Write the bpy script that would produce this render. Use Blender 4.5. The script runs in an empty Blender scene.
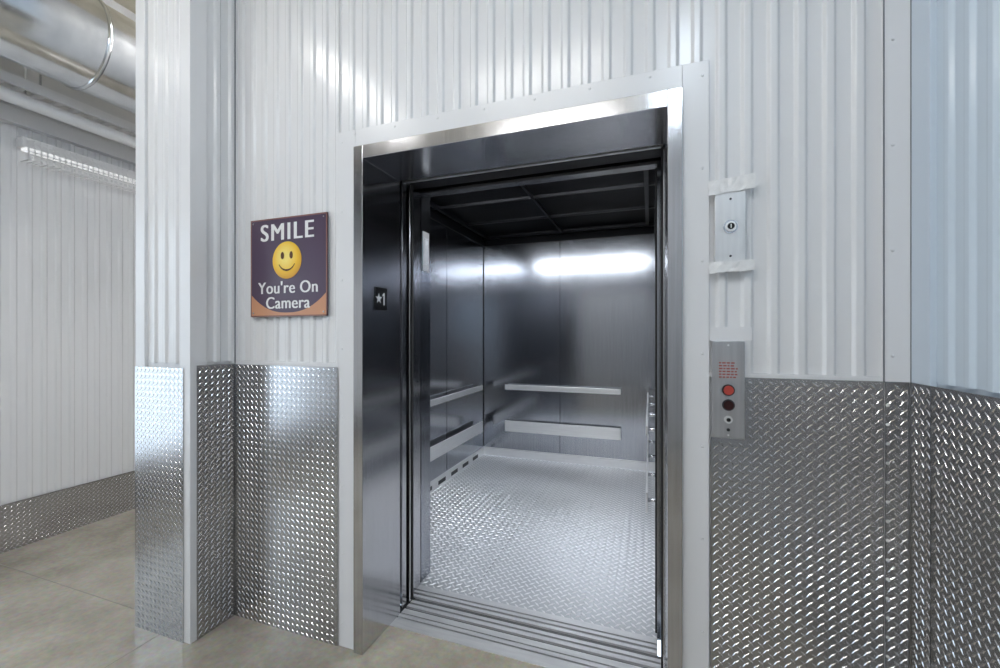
import bpy, math, random
from mathutils import Vector, Matrix
random.seed(3)
scene=bpy.context.scene
scene.view_settings.view_transform='Standard'

# ------------------------------------------------------------ materials
def newmat(name):
    m=bpy.data.materials.new(name); m.use_nodes=True
    return m, m.node_tree, m.node_tree.nodes['Principled BSDF']
def mat(name,col,metal=0.0,rough=0.5,emit=None,es=0,spec=None):
    m,nt,b=newmat(name)
    b.inputs['Base Color'].default_value=(*col,1); b.inputs['Metallic'].default_value=metal
    b.inputs['Roughness'].default_value=rough
    if spec is not None: b.inputs['Specular IOR Level'].default_value=spec
    if emit: 
        b.inputs['Emission Color'].default_value=(*emit,1); b.inputs['Emission Strength'].default_value=es
    return m
def noisy(name,col,col2,metal,rough,scale=(1,1,1),nscale=5,rvar=0.1,bump=0.0,detail=4,aniso=0):
    m,nt,b=newmat(name)
    tc=nt.nodes.new('ShaderNodeTexCoord'); mp=nt.nodes.new('ShaderNodeMapping'); mp.inputs['Scale'].default_value=scale
    n=nt.nodes.new('ShaderNodeTexNoise'); n.inputs['Scale'].default_value=nscale; n.inputs['Detail'].default_value=detail
    cr=nt.nodes.new('ShaderNodeValToRGB'); cr.color_ramp.elements[0].position=.3; cr.color_ramp.elements[1].position=.7
    cr.color_ramp.elements[0].color=(*col,1); cr.color_ramp.elements[1].color=(*col2,1)
    L=nt.links.new
    L(tc.outputs['Object'],mp.inputs['Vector']); L(mp.outputs['Vector'],n.inputs['Vector'])
    L(n.outputs['Fac'],cr.inputs['Fac']); L(cr.outputs['Color'],b.inputs['Base Color'])
    mr=nt.nodes.new('ShaderNodeMapRange'); mr.inputs['To Min'].default_value=rough-rvar; mr.inputs['To Max'].default_value=rough+rvar
    L(n.outputs['Fac'],mr.inputs['Value']); L(mr.outputs['Result'],b.inputs['Roughness'])
    b.inputs['Metallic'].default_value=metal
    if bump:
        bp=nt.nodes.new('ShaderNodeBump'); bp.inputs['Strength'].default_value=bump; bp.inputs['Distance'].default_value=.01
        L(n.outputs['Fac'],bp.inputs['Height']); L(bp.outputs['Normal'],b.inputs['Normal'])
    if aniso: b.inputs['Anisotropic'].default_value=aniso
    return m
M_panel=noisy('white_metal_panel',(.78,.785,.80),(.80,.805,.815),0.0,.19,(1,1,.3),2,.01)
M_trim=mat('white_trim_metal',(.79,.795,.81),0,.25)
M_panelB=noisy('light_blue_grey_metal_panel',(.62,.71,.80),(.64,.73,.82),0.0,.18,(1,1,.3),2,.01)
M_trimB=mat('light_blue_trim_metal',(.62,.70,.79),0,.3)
M_tread=noisy('diamond_tread_aluminium',(.46,.46,.47),(.52,.52,.53),1,.22,(1,1,1),3,.03)
M_treadhi=mat('tread_lozenge_polished',(.68,.68,.69),1,.20)
M_treadf=noisy('tread_floor_aluminium',(.60,.61,.63),(.66,.67,.69),.75,.34,(1,1,1),3,.02)
M_treadfhi=mat('tread_floor_lozenge_polished',(.97,.97,.98),.55,.34)
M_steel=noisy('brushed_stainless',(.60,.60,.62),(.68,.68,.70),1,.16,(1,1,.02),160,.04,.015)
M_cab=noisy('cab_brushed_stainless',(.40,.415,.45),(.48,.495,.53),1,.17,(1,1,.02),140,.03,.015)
M_bar=noisy('handrail_steel',(.88,.88,.88),(.94,.94,.94),.75,.36,(.1,.1,1),60,.05)
M_sill=noisy('sill_aluminium',(.74,.74,.75),(.84,.84,.84),.7,.35,(.1,1,1),60,.06)
M_sillg=mat('sill_groove_aluminium',(.13,.13,.135),.6,.4)
M_black=mat('black_paint',(.010,.010,.012),0,.45,spec=.25)
M_dark=mat('dark_gap',(.02,.02,.022),0,.6)
M_galv=noisy('galvanised_duct',(.66,.68,.70),(.86,.87,.88),1,.17,(1,1,1),7,.06)
M_white=mat('white_plastic',(.85,.85,.86),0,.35)
M_tape=noisy('clear_white_tape',(.80,.80,.80),(.90,.90,.90),0,.18,(1,1,1),40,.1,.3)
M_plate=noisy('control_plate_steel',(.48,.48,.49),(.56,.56,.57),.8,.36,(1,1,.05),90,.05)
M_plateL=noisy('polished_plate_steel',(.74,.74,.74),(.80,.80,.80),.8,.34,(1,1,.05),90,.05)
M_rubber=mat('rubber_black',(.02,.02,.02),0,.7)
M_lamp=mat('lamp_diffuser',(.9,.9,.9),0,.4,(1,.99,.97),40)
M_lampc=mat('cool_lamp_diffuser',(.9,.9,.9),0,.4,(.78,.89,1),36)
M_cablamp=mat('cab_lamp_diffuser',(.9,.9,.9),0,.4,(.90,.95,1),22)
M_ins=noisy('insulation_ceiling',(.60,.54,.42),(.76,.71,.60),0,.9,(1,1,1),4,.05,.3)
M_backw=mat('painted_wall_grey',(.42,.42,.43),0,.5)
M_ds=mat('dark_satin_metal',(.07,.07,.075),1,.35)

# concrete floor
M_floor,nt,b=newmat('polished_concrete')
L=nt.links.new
tc=nt.nodes.new('ShaderNodeTexCoord')
n1=nt.nodes.new('ShaderNodeTexNoise'); n1.inputs['Scale'].default_value=2.2; n1.inputs['Detail'].default_value=9; n1.inputs['Roughness'].default_value=.68
n2=nt.nodes.new('ShaderNodeTexNoise'); n2.inputs['Scale'].default_value=45; n2.inputs['Detail'].default_value=4
cr=nt.nodes.new('ShaderNodeValToRGB')
cr.color_ramp.elements[0].position=.32; cr.color_ramp.elements[0].color=(.25,.222,.178,1)
cr.color_ramp.elements[1].position=.70; cr.color_ramp.elements[1].color=(.44,.405,.34,1)
mx=nt.nodes.new('ShaderNodeMix'); mx.data_type='RGBA'; mx.blend_type='OVERLAY'; mx.inputs['Factor'].default_value=.3
L(tc.outputs['Object'],n1.inputs['Vector']); L(tc.outputs['Object'],n2.inputs['Vector'])
L(n1.outputs['Fac'],cr.inputs['Fac']); L(cr.outputs['Color'],mx.inputs['A']); L(n2.outputs['Color'],mx.inputs['B'])
L(mx.outputs['Result'],b.inputs['Base Color'])
mr=nt.nodes.new('ShaderNodeMapRange'); mr.inputs['To Min'].default_value=.03; mr.inputs['To Max'].default_value=.15
L(n1.outputs['Fac'],mr.inputs['Value']); L(mr.outputs['Result'],b.inputs['Roughness'])
b.inputs['Specular IOR Level'].default_value=1.0

# ------------------------------------------------------------ helpers
def link(o,parent=None):
    scene.collection.objects.link(o)
    if parent: o.parent=parent
    return o
def empty(name,loc=(0,0,0)):
    e=bpy.data.objects.new(name,None); e.empty_display_size=.1
    scene.collection.objects.link(e); return e
def meshobj(name,vs,fs,m,parent=None,smooth=False):
    me=bpy.data.meshes.new(name); me.from_pydata([tuple(v) for v in vs],[],fs); me.update()
    if m: me.materials.append(m)
    if smooth: me.polygons.foreach_set('use_smooth',[True]*len(me.polygons))
    return link(bpy.data.objects.new(name,me),parent)
BF=[(0,3,2,1),(4,5,6,7),(0,1,5,4),(1,2,6,5),(2,3,7,6),(3,0,4,7)]
def bv(x0,x1,y0,y1,z0,z1):
    return [(x0,y0,z0),(x1,y0,z0),(x1,y1,z0),(x0,y1,z0),(x0,y0,z1),(x1,y0,z1),(x1,y1,z1),(x0,y1,z1)]
def box(name,x0,x1,y0,y1,z0,z1,m,parent=None,bevel=0):
    o=meshobj(name,bv(x0,x1,y0,y1,z0,z1),BF,m,parent)
    if bevel:
        md=o.modifiers.new('b','BEVEL'); md.width=bevel; md.segments=2; md.limit_method='ANGLE'
    return o
def boxes(name,lst,m,parent=None,bevel=0):
    vs=[];fs=[]
    for t in lst:
        k=len(vs); vs+=bv(*t); fs+=[tuple(i+k for i in f) for f in BF]
    o=meshobj(name,vs,fs,m,parent)
    if bevel:
        md=o.modifiers.new('b','BEVEL'); md.width=bevel; md.segments=2; md.limit_method='ANGLE'
    return o
def cyl(name,p0,p1,r,m,parent=None,seg=24,r2=None):
    p0=Vector(p0);p1=Vector(p1);d=(p1-p0);q=d.to_track_quat('Z','Y')
    r2=r if r2 is None else r2
    vs=[];fs=[]
    for p,rr in((p0,r),(p1,r2)):
        for i in range(seg):
            a=2*math.pi*i/seg
            vs.append(p+q@Vector((rr*math.cos(a),rr*math.sin(a),0)))
    for i in range(seg): fs.append((i,(i+1)%seg,seg+(i+1)%seg,seg+i))
    fs.append(tuple(range(seg-1,-1,-1))); fs.append(tuple(range(seg,2*seg)))
    o=meshobj(name,vs,fs,m,parent)
    for p in o.data.polygons: p.use_smooth = len(p.vertices)==4
    return o
PER=.0720
def corrugated(name,o,U,N,length,z0,z1,m,parent=None,h=.009,phase=0.0):
    """ribbed sheet: runs along U from o, ribs stick out along N"""
    o=Vector(o);U=Vector(U);N=Vector(N)
    prof=[(0,0)]; t=-phase
    pts=[(.0,0),(.037,0),(.0455,1),(.0635,1)]
    while t<length:
        for a,b_ in pts:
            x=t+a
            if 0<x<length: prof.append((x,b_*h))
        t+=PER
    prof.append((length,prof[-1][1]))
    vs=[];fs=[]
    for x,hh in prof:
        p=o+U*x+N*(hh+.002)
        vs.append((p.x,p.y,z0)); vs.append((p.x,p.y,z1))
    for i in range(len(prof)-1): fs.append((2*i,2*i+2,2*i+3,2*i+1))
    ob=meshobj(name,vs,fs,m,parent)
    md=ob.modifiers.new('b','BEVEL'); md.width=.0026; md.segments=3; md.limit_method='ANGLE'; md.angle_limit=math.radians(20); md.harden_normals=True
    for p in ob.data.polygons: p.use_smooth=True
    return ob
S2=math.sqrt(.5)
def tread(name,o,U,V,N,w,h,m,parent=None,p=.0198,thick=.003,H=.0017,notch=None,hi=None):
    """tread plate: lozenges on a 45-degree lattice, alternate rows turned 90 degrees; notch=(w,h) cut from top-left"""
    Lz=1.32*p; W=.36*p
    o=Vector(o);U=Vector(U).normalized();V=Vector(V).normalized();N=Vector(N).normalized()
    vs=[];fs=[]
    if notch:
        nw,nh=notch; poly=[(0,0),(w,0),(w,h),(nw,h),(nw,h-nh),(0,h-nh)]
    else: poly=[(0,0),(w,0),(w,h),(0,h)]
    n=len(poly)
    for hh in (0,thick):
        for a,b_ in poly: vs.append(o+U*a+V*b_+N*hh)
    fs.append(tuple(range(n-1,-1,-1))); fs.append(tuple(range(n,2*n)))
    for i in range(n): fs.append((i,(i+1)%n,n+(i+1)%n,n+i))
    nbase=len(fs)
    rs=p*S2; cs_=p*2*S2
    nr=int(h/rs)+1; nc=int(w/cs_)+2
    for r in range(nr):
        for c in range(nc):
            cy=(r+.5)*rs; cx=c*cs_+(rs if r%2 else 0)
            if cx<.002 or cx>w-.002 or cy>h-.002: continue
            if notch and cx<notch[0]+p/2 and cy>h-notch[1]-p/2: continue
            d=(S2,S2) if r%2 else (S2,-S2); e=(-d[1],d[0])
            k=len(vs)
            for a,b_,hh in((-Lz/2,0,0),(0,-W/2,0),(Lz/2,0,0),(0,W/2,0),(-Lz*.28,0,H),(Lz*.28,0,H),(0,-W*.24,H*1.05),(0,W*.24,H*1.05)):
                x=cx+a*d[0]+b_*e[0]; y=cy+a*d[1]+b_*e[1]
                x=min(max(x,0),w); y=min(max(y,0),h)
                vs.append(o+U*x+V*y+N*(thick+hh))
            fs+=[(k,k+1,k+6,k+4),(k+1,k+2,k+5,k+6),(k+2,k+3,k+7,k+5),(k+3,k,k+4,k+7),(k+4,k+6,k+5,k+7)]
    ob=meshobj(name,vs,fs,m,parent)
    ob.data.materials.append(hi or M_treadhi)
    ob.data.polygons.foreach_set('material_index',[0]*nbase+[1]*(len(fs)-nbase))
    return ob
def text(name,body,loc,size,m,parent,rot=(math.pi/2,0,0),bold=0.0,sp=1.0):
    for i,s in enumerate((-1,0,1) if bold else (0,)):
        c=bpy.data.curves.new(name,'FONT'); c.body=body; c.size=size; c.align_x='CENTER'; c.align_y='CENTER'
        c.space_character=sp; c.materials.append(m)
        o=bpy.data.objects.new(name,c); o.location=(loc[0]+s*bold,loc[1]-i*.00008,loc[2]); o.rotation_euler=rot
        link(o,parent)

# ------------------------------------------------------------ layout constants
XL,XR=-1.197,.10
TL=-1.288
CX=-1.918
RX=.707
CEIL=3.9
PT=1.22
WY=5.0; BY=-4.0; LX=-3.83; COLX=-2.262; CY=-.212
FT=2.168

# ------------------------------------------------------------ room shell
box('floor',LX-.1,RX+.1,BY-.1,0.0,-.12,0,M_floor)
box('floor_corridor',LX-.1,COLX+.05,0.0,WY,-.12,0,M_floor)
box('floor_threshold',XL,XR,0.0,.17,-.12,0,M_floor)
boxes('floor_joint',[(LX,COLX,-.153,-.149,0,.0005),(-2.103,-2.100,BY,CY-.01,0,.0005),(LX,RX,-1.903,-1.899,0,.0005)],mat('joint_dark',(.19,.17,.14),0,.5))
box('ceiling',LX-.1,RX+.1,BY-.1,WY,CEIL,CEIL+.1,M_ins)
boxes('wall_front',[(CX-.0,XL,0,.255,0,CEIL),(XR,RX+.1,0,.255,0,CEIL),(XL,XR,0,.255,FT,CEIL)],M_trim)
box('wall_column',COLX,CX,CY,.255,0,CEIL,M_trim)
box('wall_corridor_side',COLX,COLX+.1,.255,WY,0,CEIL,M_trim)
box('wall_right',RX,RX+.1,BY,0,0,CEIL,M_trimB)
WY0,WY1,WZ0,WZ1=-2.5,-.75,.35,2.35
boxes('wall_left',[(LX-.1,LX,WY1,WY,0,CEIL),(LX-.1,LX,BY,WY0,0,CEIL),(LX-.1,LX,WY0,WY1,0,WZ0),(LX-.1,LX,WY0,WY1,WZ1,CEIL)],M_trim)
box('wall_back',LX,RX,BY-.1,BY,0,CEIL,M_backw)
box('wall_corridor_end',LX,COLX,WY,WY+.1,0,CEIL,M_trim)
boxes('added_fill_window',[(LX-.08,LX+.03,WY0,WY0+.05,WZ0,WZ1),(LX-.08,LX+.03,WY1-.05,WY1,WZ0,WZ1),(LX-.08,LX+.03,WY0,WY1,WZ0,WZ0+.05),(LX-.08,LX+.03,WY0,WY1,WZ1-.05,WZ1),(LX-.06,LX-.02,-1.65,-1.60,WZ0,WZ1)],M_white)  # added out-of-view opening; bluish sky through it brightens the column plate

# ------------------------------------------------------------ ribbed wall cladding
cl=empty('ribbed_wall_cladding')
F=(0,-1,0)
x0=CX+.012
corrugated('sheet_left',(x0,0,0),(1,0,0),F,TL-x0,PT+.015,CEIL,M_panel,cl,phase=.02)
corrugated('sheet_over_door',(TL,0,0),(1,0,0),F,.18-TL,2.248,CEIL,M_panel,cl,phase=(.02+(TL-x0))%PER)
corrugated('sheet_right',(.18,0,0),(1,0,0),F,.63-.18,PT+.015,CEIL,M_panel,cl,phase=(.02+(.18-x0))%PER)
corrugated('sheet_column_front',(COLX+.05,CY,0),(1,0,0),F,CX-COLX-.10,PT+.015,CEIL,M_panel,cl)
corrugated('sheet_column_side',(CX,CY+.06,0),(0,1,0),(1,0,0),-CY-.06-.02,PT+.015,CEIL,M_panel,cl)
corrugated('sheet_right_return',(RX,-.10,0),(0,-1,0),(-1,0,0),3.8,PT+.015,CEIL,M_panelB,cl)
corrugated('sheet_corridor',(LX,WY,0),(0,-1,0),(1,0,0),WY-WY1-.01,.30,2.74,M_panel,cl)
corrugated('sheet_corridor_rear',(LX,WY0-.01,0),(0,-1,0),(1,0,0),WY0-BY-.02,.30,2.74,M_panel,cl)
corrugated('sheet_corridor_inner',(COLX,CY+.06,0),(0,1,0),(-1,0,0),WY-CY-.1,.3,CEIL,M_panel,cl)

# trims
boxes('trim_door_surround',[(TL,XL,-.014,0,0,2.248),(XR,.18,-.014,0,0,2.248),(XL,XR,-.014,0,FT,2.248)],M_trim,bevel=.002)
boxes('trim_column_corner',[(COLX-.004,COLX+.052,CY-.016,CY,0,CEIL),(CX-.05,CX+.004,CY-.016,CY,0,CEIL),(CX,CX+.012,CY-.016,CY+.06,0,CEIL),(COLX-.012,COLX,CY-.016,CY+.06,0,CEIL)],M_trim,bevel=.002)
boxes('trim_inner_corner',[(CX,CX+.013,-.03,0,PT,CEIL),(CX,CX+.016,-.013,0,PT,CEIL)],M_trim)
boxes('trim_right_corner',[(.63,RX,-.016,0,0,CEIL)],M_trim,bevel=.002)
boxes('trim_right_return',[(RX-.016,RX,-.10,-.016,0,CEIL)],M_trimB,bevel=.002)
boxes('trim_plate_cap',[(CX+.013,TL,-.013,0,PT,PT+.018),(.18,.63,-.013,0,PT+.005,PT+.02)],M_trim)
boxes('trim_seam',[(CX+.0125,CX+.0155,-.018,-.014,0,CEIL),(.629,.6312,-.017,-.013,0,CEIL),(RX-.0175,RX-.0155,-.018,-.0155,0,CEIL)],mat('seam_grey',(.16,.17,.19),0,.7))

# ------------------------------------------------------------ diamond plates
def plate(o,U,N,w,h,**k):
    return tread('diamond_plate_panel',o,U,(0,0,1),N,w,h,M_tread,**k)
plate((CX+.018,-.016,.0),(1,0,0),F,TL-CX-.018,PT)
plate((.184,-.016,.0),(1,0,0),F,.63-.184,PT+.007,notch=(.096,PT+.007-1.033))
plate((.632,-.016,.0),(1,0,0),F,RX-.02-.632,PT+.007)
plate((RX-.017,-.02,.0),(0,-1,0),(-1,0,0),.09,PT+.007)
plate((RX-.017,-.113,.0),(0,-1,0),(-1,0,0),1.22,PT+.007)
plate((RX-.017,-1.336,.0),(0,-1,0),(-1,0,0),1.22,PT+.007)
plate((COLX-.008,CY-.017,.0),(1,0,0),F,CX-COLX-.018,PT-.005)
plate((CX+.013,CY+.012,.0),(0,1,0),(1,0,0),-CY-.03,PT+.005)
tread('diamond_plate_baseboard',(LX+.014,-4,.0),(0,1,0),(0,0,1),(1,0,0),7.5,.30,M_tread)
def rivets(lst,name,m):
    vs=[];fs=[]
    for (x,y,z,nx,ny) in lst:
        n=Vector((nx,ny,0)); t=Vector((-ny,nx,0)); up=Vector((0,0,1)); c=Vector((x,y,z)); k=len(vs)
        for i in range(8):
            a=i*math.pi/4; vs.append(c+(t*math.cos(a)+up*math.sin(a))*.0045)
        for i in range(8):
            a=i*math.pi/4; vs.append(c+(t*math.cos(a)+up*math.sin(a))*.0028+n*.003)
        for i in range(8): fs.append((k+i,k+(i+1)%8,k+8+(i+1)%8,k+8+i))
        fs.append(tuple(k+8+i for i in range(8)))
    return meshobj(name,vs,fs,m)
lst=[]
z=.1
while z<3.6:
    lst+= [(XR+.06,-.014,z,0,-1),(TL+.02,-.014,z,0,-1),(.65,-.0165,z,0,-1)]
    z+=.30
x=-1.2
while x<.1:
    lst.append((x,-.014,2.228,0,-1)); x+=.2
rivets(lst,'trim_rivets',M_trim)
lst=[]
z=.06
while z<1.2:
    lst.append((.637,-.020,z,0,-1)); z+=.055
rivets(lst,'plate_rivets',M_bar)

# ------------------------------------------------------------ elevator
el=empty('elevator')
IL,IR,IT=-1.150,.054,2.112
boxes('door_frame',[(XL,IL,-.028,.26,0,FT),(IR,XR,-.028,.26,0,FT),(IL,IR,-.028,.26,IT,FT)],M_steel,el,bevel=.002)
box('landing_sill_base',IL,IR,.17,.40,-.05,-.007,M_sillg,el)
sl=[]
for a,b_ in((.17,.230),(.240,.260),(.268,.300),(.318,.340),(.352,.372)): sl.append((IL,IR,a,b_,-.012,.002))
boxes('landing_sill',sl,M_sill,el)
box('sill_gap',IL,IR,.372,.40,-.3,-.02,M_dark,el)
box('cab_sill_base',-1.19,.03,.40,.50,-.05,-.007,M_sillg,el)
sl=[]
for a,b_ in((.40,.420),(.433,.452),(.463,.50)): sl.append((-1.19,.03,a,b_,-.012,.002))
boxes('cab_sill',sl,M_sill,el)
CL,CR,CB,CT=-1.80,.06,2.98,2.50
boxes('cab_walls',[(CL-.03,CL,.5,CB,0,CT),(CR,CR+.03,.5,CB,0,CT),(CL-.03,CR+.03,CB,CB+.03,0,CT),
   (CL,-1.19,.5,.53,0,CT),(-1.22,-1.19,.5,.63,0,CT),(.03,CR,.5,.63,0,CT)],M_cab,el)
boxes('cab_header',[(-1.19,.03,.5,.56,2.13,2.175)],M_steel,el)
boxes('cab_header_upper',[(-1.6,.1,.5,.56,2.175,CT)],M_black,el)
boxes('cab_panel_seams',[(-.916,-.912,CB-.002,CB,.1,2.42),
   (CL,CL+.002,2.05,2.054,.1,2.42),(CL,CL+.002,1.25,1.254,.1,2.42),(CL,CL+.006,CB-.006,CB,.1,2.42)],M_black,el)
boxes('cab_base_trim',[(CL,CR,CB-.012,CB,.0,.09),(CL,CL+.012,.53,CB,0,.09),(CR-.012,CR,.63,CB,0,.09)],M_bar,el)
vent=[]
for i in range(5):
    vent.append((CL+.012,CL+.014,1.60+i*.26,1.74+i*.26,.02,.055))
boxes('cab_base_vents',vent,M_ds,el)
box('cab_ceiling',CL-.03,CR+.03,.5,CB+.03,CT,CT+.05,M_black,el)
boxes('cab_ceiling_frame',[(CL,CR,CB-.10,CB-.07,CT-.06,CT-.03),(CL,CR,2.3,2.32,CT-.05,CT-.03),(CL,CR,1.72,1.74,CT-.05,CT-.03),(-.89,-.87,.95,CB-.08,CT-.05,CT-.03),(CL+.07,CL+.10,.6,CB-.08,CT-.06,CT-.03),(CR-.10,CR-.07,.6,CB-.08,CT-.06,CT-.03)],mat('grey_satin_metal',(.12,.12,.13),1,.3),el)
boxes('cab_top_cove',[(CL,CR,CB-.02,CB,2.38,CT),(CL,CL+.02,.53,CB,2.38,CT),(CR-.02,CR,.63,CB,2.38,CT)],M_black,el)
boxes('cab_lamp_front',[(-1.72,-.02,.62,.92,CT-.03,CT)],M_cablamp,el)
tread('cab_tread_floor',(CL,.50,-.006),(1,0,0),(0,1,0),(0,0,1),CR-CL,CB-.5,M_treadf,el,p=.033,H=.0026,hi=M_treadfhi)
box('cab_floor_joint',-.886,-.884,.5,CB-.012,-.006,-.0026,M_sillg,el)
for nm,zc,hh in(('upper',.79,.028),('lower',.36,.06)):
    boxes('handrail_'+nm+'_rear',[(-1.52,-.28,CB-.065,CB-.052,zc-hh,zc+hh)],M_bar,el,bevel=.003)
    boxes('handrail_'+nm+'_side_a',[(CL+.052,CL+.065,.80,2.80,zc-hh,zc+hh)],M_bar,el,bevel=.003)
    boxes('handrail_'+nm+'_side_b',[(CR-.085,CR-.072,1.15,2.75,zc-hh,zc+hh)],M_bar,el,bevel=.003)
    for x in(-1.40,-.90,-.40): cyl('rail_post',(x,CB,zc),(x,CB-.055,zc),.012,M_steel,el,12)
    for y in(.95,1.5,2.1,2.7): cyl('rail_post',(CL,y,zc),(CL+.055,y,zc),.012,M_steel,el,12)
    for y in(1.2,1.7,2.2,2.7): cyl('rail_post',(CR,y,zc),(CR-.08,y,zc),.012,M_steel,el,12)
box('car_operating_panel',CR-.012,CR,.72,.98,.75,1.95,M_plate,el,bevel=.003)
for i in range(6):
    cyl('floor_button',(CR-.012,.80,1.0+i*.09),(CR-.035,.80,1.0+i*.09),.018,M_steel,el,16)
    cyl('floor_button',(CR-.012,.90,1.0+i*.09),(CR-.035,.90,1.0+i*.09),.018,M_steel,el,16)
boxes('sliding_door_fast',[(-1.85,-1.152,.350,.392,.004,2.14)],M_steel,el,bevel=.003)
boxes('sliding_door_slow',[(-1.85,-1.160,.292,.332,.004,2.14)],M_steel,el,bevel=.003)
boxes('cab_jamb_angle',[(-1.19,-1.178,.43,.5,.004,2.13)],M_steel,el)
boxes('door_edge_rubber',[(-1.152,-1.147,.366,.376,.01,2.13)],M_rubber,el)
boxes('door_strike',[(.050,.066,.285,.40,.004,2.14)],M_steel,el)
boxes('strike_rubber',[(.042,.050,.30,.33,.01,2.12),(.022,.03,.52,.55,.01,2.12)],M_rubber,el)
boxes('door_track_header',[(-1.85,.1,.27,.48,2.15,2.35)],M_black,el)
boxes('door_hanger_rail',[(-1.85,.066,.335,.350,2.135,2.165)],M_sill,el)
box('hanger_bracket',-.52,-.40,.275,.285,2.135,2.15,M_sill,el)
boxes('shaft_light_block',[(-1.9,-1.86,.26,.5,-.35,2.6),(.10,.14,.26,.5,-.35,2.6),(-1.9,.14,.256,.5,2.56,2.6),(-1.9,.14,.17,.52,-.37,-.31),(-1.86,IL,.26,.5,-.06,-.004)],M_dark,el)  # black boxes added to keep outside light from leaking in around the doors
box('notice_frame',-1.190,-1.186,.545,.610,1.72,1.94,M_plateL,el)
box('notice_print',-1.1862,-1.185,.555,.60,1.76,1.90,mat('notice_grey',(.35,.36,.38),0,.5),el)
fp=empty('floor_number_plate')
box('tile',IL,IL+.004,.055,.145,1.475,1.575,M_black,fp,bevel=.001)
vs=[];
for i in range(10):
    a=math.pi/2+i*math.pi/5; r=.026 if i%2==0 else .0105
    vs.append((IL+.0052,.080+r*math.cos(a),1.525+r*math.sin(a)))
vs.append((IL+.0052,.080,1.525))
meshobj('star',vs,[(10,i,(i+1)%10) for i in range(10)],M_white,fp)
pts=[(-.004,-.028),(.006,-.028),(.006,.028),(-.001,.028),(-.012,.018),(-.012,.011),(-.004,.016)]
meshobj('numeral',[(IL+.0052,.118+a,1.525+b_) for a,b_ in pts],[(0,1,2,3,6),(3,4,5,6)],M_white,fp)

# ------------------------------------------------------------ smile sign
sg=empty('camera_warning_sign')
sx0,sx1,sz0,sz1=-1.795,-1.343,1.447,1.905; sy=-.020
M_sign=mat('sign_purple',(.085,.055,.095),0,.28); M_or=mat('sign_orange',(.60,.30,.17),0,.3)
M_txt=mat('sign_white',(.85,.85,.85),0,.4)
box('board',sx0,sx1,sy,-.012,sz0,sz1,M_sign,sg,bevel=.001)
bw=.006
boxes('board_border',[(sx0,sx1,sy-.001,sy+.002,sz0,sz0+bw),(sx0,sx1,sy-.001,sy+.002,sz1-bw,sz1),(sx0,sx0+bw,sy-.001,sy+.002,sz0,sz1),(sx1-bw,sx1,sy-.001,sy+.002,sz0,sz1)],mat('sign_border',(.25,.12,.10),0,.3),sg)
vs=[];fs=[];n=24
for i in range(n+1):
    t=i/n; x=sx0+bw+(sx1-sx0-2*bw)*t
    top=sz0+bw+.012+.085*(abs(t-.5)/.5)**2.4
    vs.append((x,sy-.0008,sz0+bw)); vs.append((x,sy-.0008,top))
for i in range(n): fs.append((2*i,2*i+2,2*i+3,2*i+1))
meshobj('swoosh',vs,fs,M_or,sg)
cx=(sx0+sx1)/2
text('word_smile','SMILE',(cx-.005,sy-.0012,1.835),.112,M_txt,sg,bold=.0035,sp=1.18)
text('word_youre_on',"You're On",(cx,sy-.0012,1.578),.078,M_txt,sg,bold=.0022,sp=1.06)
text('word_camera','Camera',(cx,sy-.0012,1.508),.078,M_txt,sg,bold=.0022,sp=1.06)
M_em,nt,b=newmat('smiley_yellow')
tc=nt.nodes.new('ShaderNodeTexCoord'); gr=nt.nodes.new('ShaderNodeTexGradient'); gr.gradient_type='SPHERICAL'
mp=nt.nodes.new('ShaderNodeMapping'); mp.inputs['Scale'].default_value=(9,1,9); mp.inputs['Location'].default_value=(.1,0,-.15)
cr=nt.nodes.new('ShaderNodeValToRGB'); cr.color_ramp.elements[0].color=(.62,.25,.01,1); cr.color_ramp.elements[1].color=(1,.80,.20,1)
cr.color_ramp.elements[1].position=.8
e=cr.color_ramp.elements.new(.35); e.color=(.90,.55,.02,1)
nt.links.new(tc.outputs['Object'],mp.inputs['Vector']); nt.links.new(mp.outputs['Vector'],gr.inputs['Vector'])
nt.links.new(gr.outputs['Color'],cr.inputs['Fac']); nt.links.new(cr.outputs['Color'],b.inputs['Base Color']); b.inputs['Roughness'].default_value=.3
def disc(name,x,z,rx,rz,y,m,rot=0,seg=40):
    vs=[(rx*math.cos(2*math.pi*i/seg),0,rz*math.sin(2*math.pi*i/seg)) for i in range(seg)]
    o=meshobj(name,vs,[tuple(range(seg))],m,sg); o.location=(x,y,z); return o
ez=1.706; ex=cx-.003
disc('smiley_face',ex,ez,.086,.086,sy-.0012,M_em)
M_brown=mat('smiley_brown',(.10,.03,.0),0,.4)
disc('smiley_eye',ex-.026,ez+.022,.010,.017,sy-.0020,M_brown)
disc('smiley_eye',ex+.026,ez+.022,.010,.017,sy-.0020,M_brown)
vs=[];fs=[];n=20
for i in range(n+1):
    t=-1+2*i/n; a=math.radians(-90+62*t); w=.0045*(1-.6*abs(t))
    for r in(.052-w,.052+w): vs.append((ex+r*math.cos(a),sy-.0020,ez+.006+r*math.sin(a)))
for i in range(n): fs.append((2*i,2*i+1,2*i+3,2*i+2))
meshobj('smiley_mouth',vs,fs,M_brown,sg)
for x in (sx0+.018,sx1-.018):
    for zz in(sz0+.018,sz1-.018): cyl('sign_screw',(x,sy,zz),(x,sy-.003,zz),.004,M_steel,sg,10)

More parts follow.
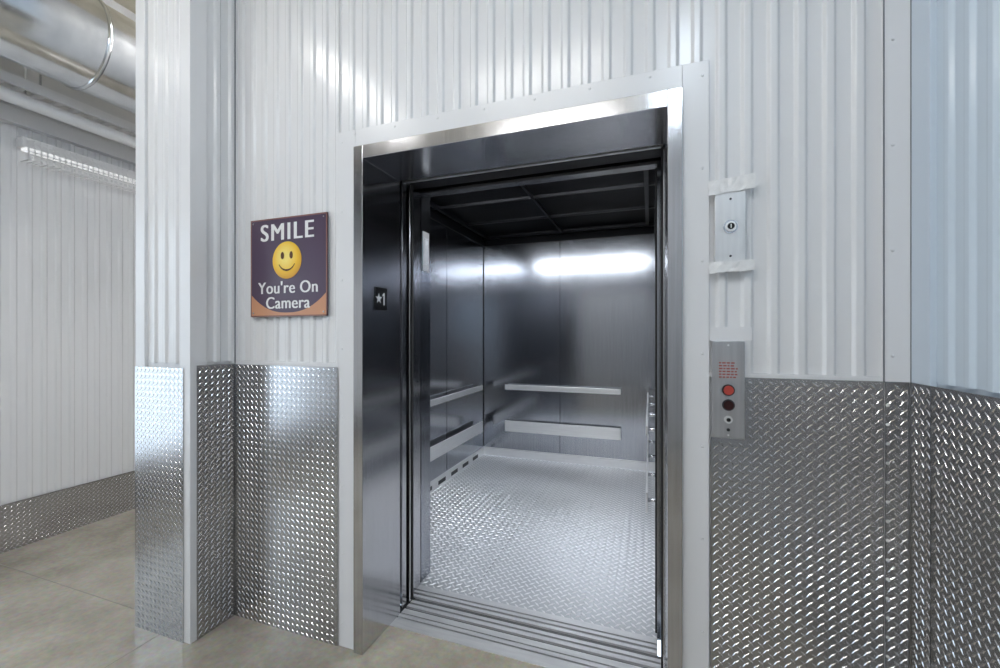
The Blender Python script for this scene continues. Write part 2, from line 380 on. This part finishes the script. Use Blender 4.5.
# ------------------------------------------------------------ key switch plate with tape
ks=empty('key_switch_plate')
box('switch_plate',.193,.282,-.030,-.0125,1.585,1.81,M_plateL,ks,bevel=.003)
cyl('lock_flange',(.238,-.030,1.70),(.238,-.034,1.70),.021,M_steel,ks)
cyl('lock_ring',(.238,-.034,1.70),(.238,-.039,1.70),.015,M_bar,ks)
cyl('lock_core',(.238,-.039,1.70),(.238,-.041,1.70),.010,M_black,ks)
box('key_slot',.2365,.2395,-.0422,-.041,1.694,1.706,M_bar,ks)
for zz in(1.608,1.787): cyl('plate_screw',(.238,-.030,zz),(.238,-.032,zz),.0035,M_ds,ks,10)
def tape(name,x0,x1,z0,z1,sk):
    nx,nz=12,3; vs=[];fs=[]
    for i in range(nx+1):
        for j in range(nz+1):
            ed=.002 if j in(0,nz) or i in (0,nx) else 0
            x=x0+(x1-x0)*i/nx+random.uniform(-ed,ed); z=z0+(z1-z0)*j/nz+sk*i/nx+random.uniform(-ed,ed)
            vs.append((x,-.0318-random.uniform(0,.0020),z))
    for i in range(nx):
        for j in range(nz): fs.append((i*(nz+1)+j,(i+1)*(nz+1)+j,(i+1)*(nz+1)+j+1,i*(nz+1)+j+1))
    return meshobj(name,vs,fs,M_tape,ks)
tape('tape_strip_top',.176,.306,1.803,1.848,.012)
tape('tape_strip_bottom',.176,.306,1.556,1.590,.004)
# ------------------------------------------------------------ hall call station
cs=empty('elevator_call_station')
box('face_plate',.186,.278,-.028,-.014,1.035,1.342,M_plate,cs,bevel=.002)
M_red=mat('engraved_red',(.42,.12,.10),0,.5)
seg=[]
for i in range(6):
    xx=.206
    while xx<.256:
        wd=random.uniform(.005,.011); 
        if xx+wd<.259: seg.append((xx,xx+wd,-.0284,-.0279,1.270-i*.009,1.2745-i*.009))
        xx+=wd+.003
boxes('engraved_text',seg,M_red,cs)
cyl('button_ring',(.232,-.028,1.187),(.232,-.033,1.187),.018,M_ds,cs)
cyl('call_button_up',(.232,-.033,1.187),(.232,-.037,1.187),.014,mat('red_lit_button',(.38,.05,.04),0,.3,(1,.15,.08),.05),cs)
cyl('button_ring_low',(.232,-.028,1.140),(.232,-.033,1.140),.018,M_ds,cs)
cyl('call_button_down',(.232,-.033,1.140),(.232,-.037,1.140),.014,mat('dark_red_button',(.035,.010,.010),0,.25),cs)
cyl('key_ring',(.232,-.028,1.094),(.232,-.034,1.094),.012,M_bar,cs)
cyl('key_core',(.232,-.034,1.094),(.232,-.036,1.094),.006,M_black,cs)
cyl('key_ring_low',(.232,-.028,1.062),(.232,-.031,1.062),.005,M_ds,cs,14)
for zz in(1.045,1.328): cyl('plate_screw',(.232,-.028,zz),(.232,-.030,zz),.003,M_bar,cs,10)
boxes('trim_call_station',[(.18,.30,-.0135,0,1.342,1.385)],M_trim)

# ------------------------------------------------------------ overhead services in the corridor
dt=empty('air_duct')
du,dz,dr=-3.22,3.12,.27
cyl('duct_body',(du,BY+.02,dz),(du,WY-.02,dz),dr,M_galv,dt,64)
for i in range(15):
    y=BY+.30+i*.62
    cyl('duct_joint',(du,y,dz),(du,y+.02,dz),dr+.007,M_galv,dt,64)
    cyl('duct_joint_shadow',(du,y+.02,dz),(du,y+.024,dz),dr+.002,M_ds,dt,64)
for y in(-2.5,-.9,.9,2.6):
    boxes('duct_hanger',[(du-dr-.012,du-dr-.006,y,y+.03,dz,CEIL),(du+dr+.006,du+dr+.012,y,y+.03,dz,CEIL)],M_galv,dt)
ct=empty('cable_tray')
boxes('tray_rails',[(-3.60,-3.58,BY+.02,WY-.02,2.86,2.92),(-3.78,-3.76,BY+.02,WY-.02,2.86,2.92)],M_white,ct)
rg=[]
y=BY+.05
while y<WY-.1: rg.append((-3.77,-3.59,y,y+.03,2.87,2.885)); y+=.09
boxes('tray_rungs',rg,M_white,ct)
for y in(-2,0,2,4): boxes('tray_hanger',[(-3.60,-3.592,y,y+.01,2.9,CEIL),(-3.768,-3.76,y,y+.01,2.9,CEIL)],M_galv,ct)
cyl('sprinkler_pipe',(-3.55,BY+.05,2.77),(-3.55,WY-.05,2.77),.038,M_white,None,20)
boxes('trim_wall_header',[(LX,LX+.06,BY,WY,2.70,2.80)],M_trim,bevel=.004)
lf=empty('linear_wall_light')
box('housing',LX+.02,LX+.10,-.02,3.2,2.56,2.62,M_white,lf,bevel=.004)
box('lamp_lens',LX+.03,LX+.09,0.0,3.18,2.545,2.56,mat('wall_lamp_lens',(.9,.9,.9),0,.4,(1,1,1),.6),lf)
wr=[];y=0
while y<3.2: wr.append((LX+.02,LX+.112,y,y+.008,2.475,2.480)); wr.append((LX+.108,LX+.112,y,y+.008,2.475,2.61)); y+=.03
for zz in(2.475,2.502,2.529,2.556,2.585): wr.append((LX+.108,LX+.112,0,3.2,zz,zz+.008))
boxes('wire_guard',wr,M_white,lf)

# ------------------------------------------------------------ ceiling light fixtures
def fixture(cx,cy,z,alongx,m,l=1.2):
    e=empty('ceiling_light_fixture')
    hx,hy=(l/2,.07) if alongx else (.07,l/2)
    box('housing',cx-hx,cx+hx,cy-hy,cy+hy,z,z+.06,M_white,e,bevel=.004)
    box('diffuser',cx-hx+.01,cx+hx-.01,cy-hy+.01,cy+hy-.01,z-.02,z,m,e,bevel=.003)
    for s in(-1,1):
        px,py=(cx+s*(hx-.1),cy) if alongx else (cx,cy+s*(hy-.1))
        cyl('hanger_rod',(px,py,z+.06),(px,py,CEIL),.004,M_galv,e,8)
fixture(-.9,-2.0,3.6,True,M_lamp)
fixture(-1.0,-3.3,3.6,True,M_lamp)
fixture(-2.45,-1.7,3.55,False,M_lamp)
fixture(.25,-2.3,3.55,False,M_lampc)
fixture(-2.68,1.0,3.55,False,M_lamp)
fixture(-2.68,3.2,3.55,False,M_lamp)

# ------------------------------------------------------------ world & camera
w=bpy.data.worlds.new('World'); scene.world=w; w.use_nodes=True
w.node_tree.nodes['Background'].inputs[0].default_value=(.72,.86,1,1); w.node_tree.nodes['Background'].inputs[1].default_value=2.6  # bluish sky, shines in through the opening added in the left wall
cam=bpy.data.cameras.new('Camera'); co=bpy.data.objects.new('Camera',cam); scene.collection.objects.link(co)
co.location=(0,-1.52,1.357); co.rotation_euler=(math.pi/2,0,math.radians(19.57))
cam.sensor_width=36; cam.lens=422/1000*36; cam.shift_y=.002; cam.clip_start=.02
scene.camera=co
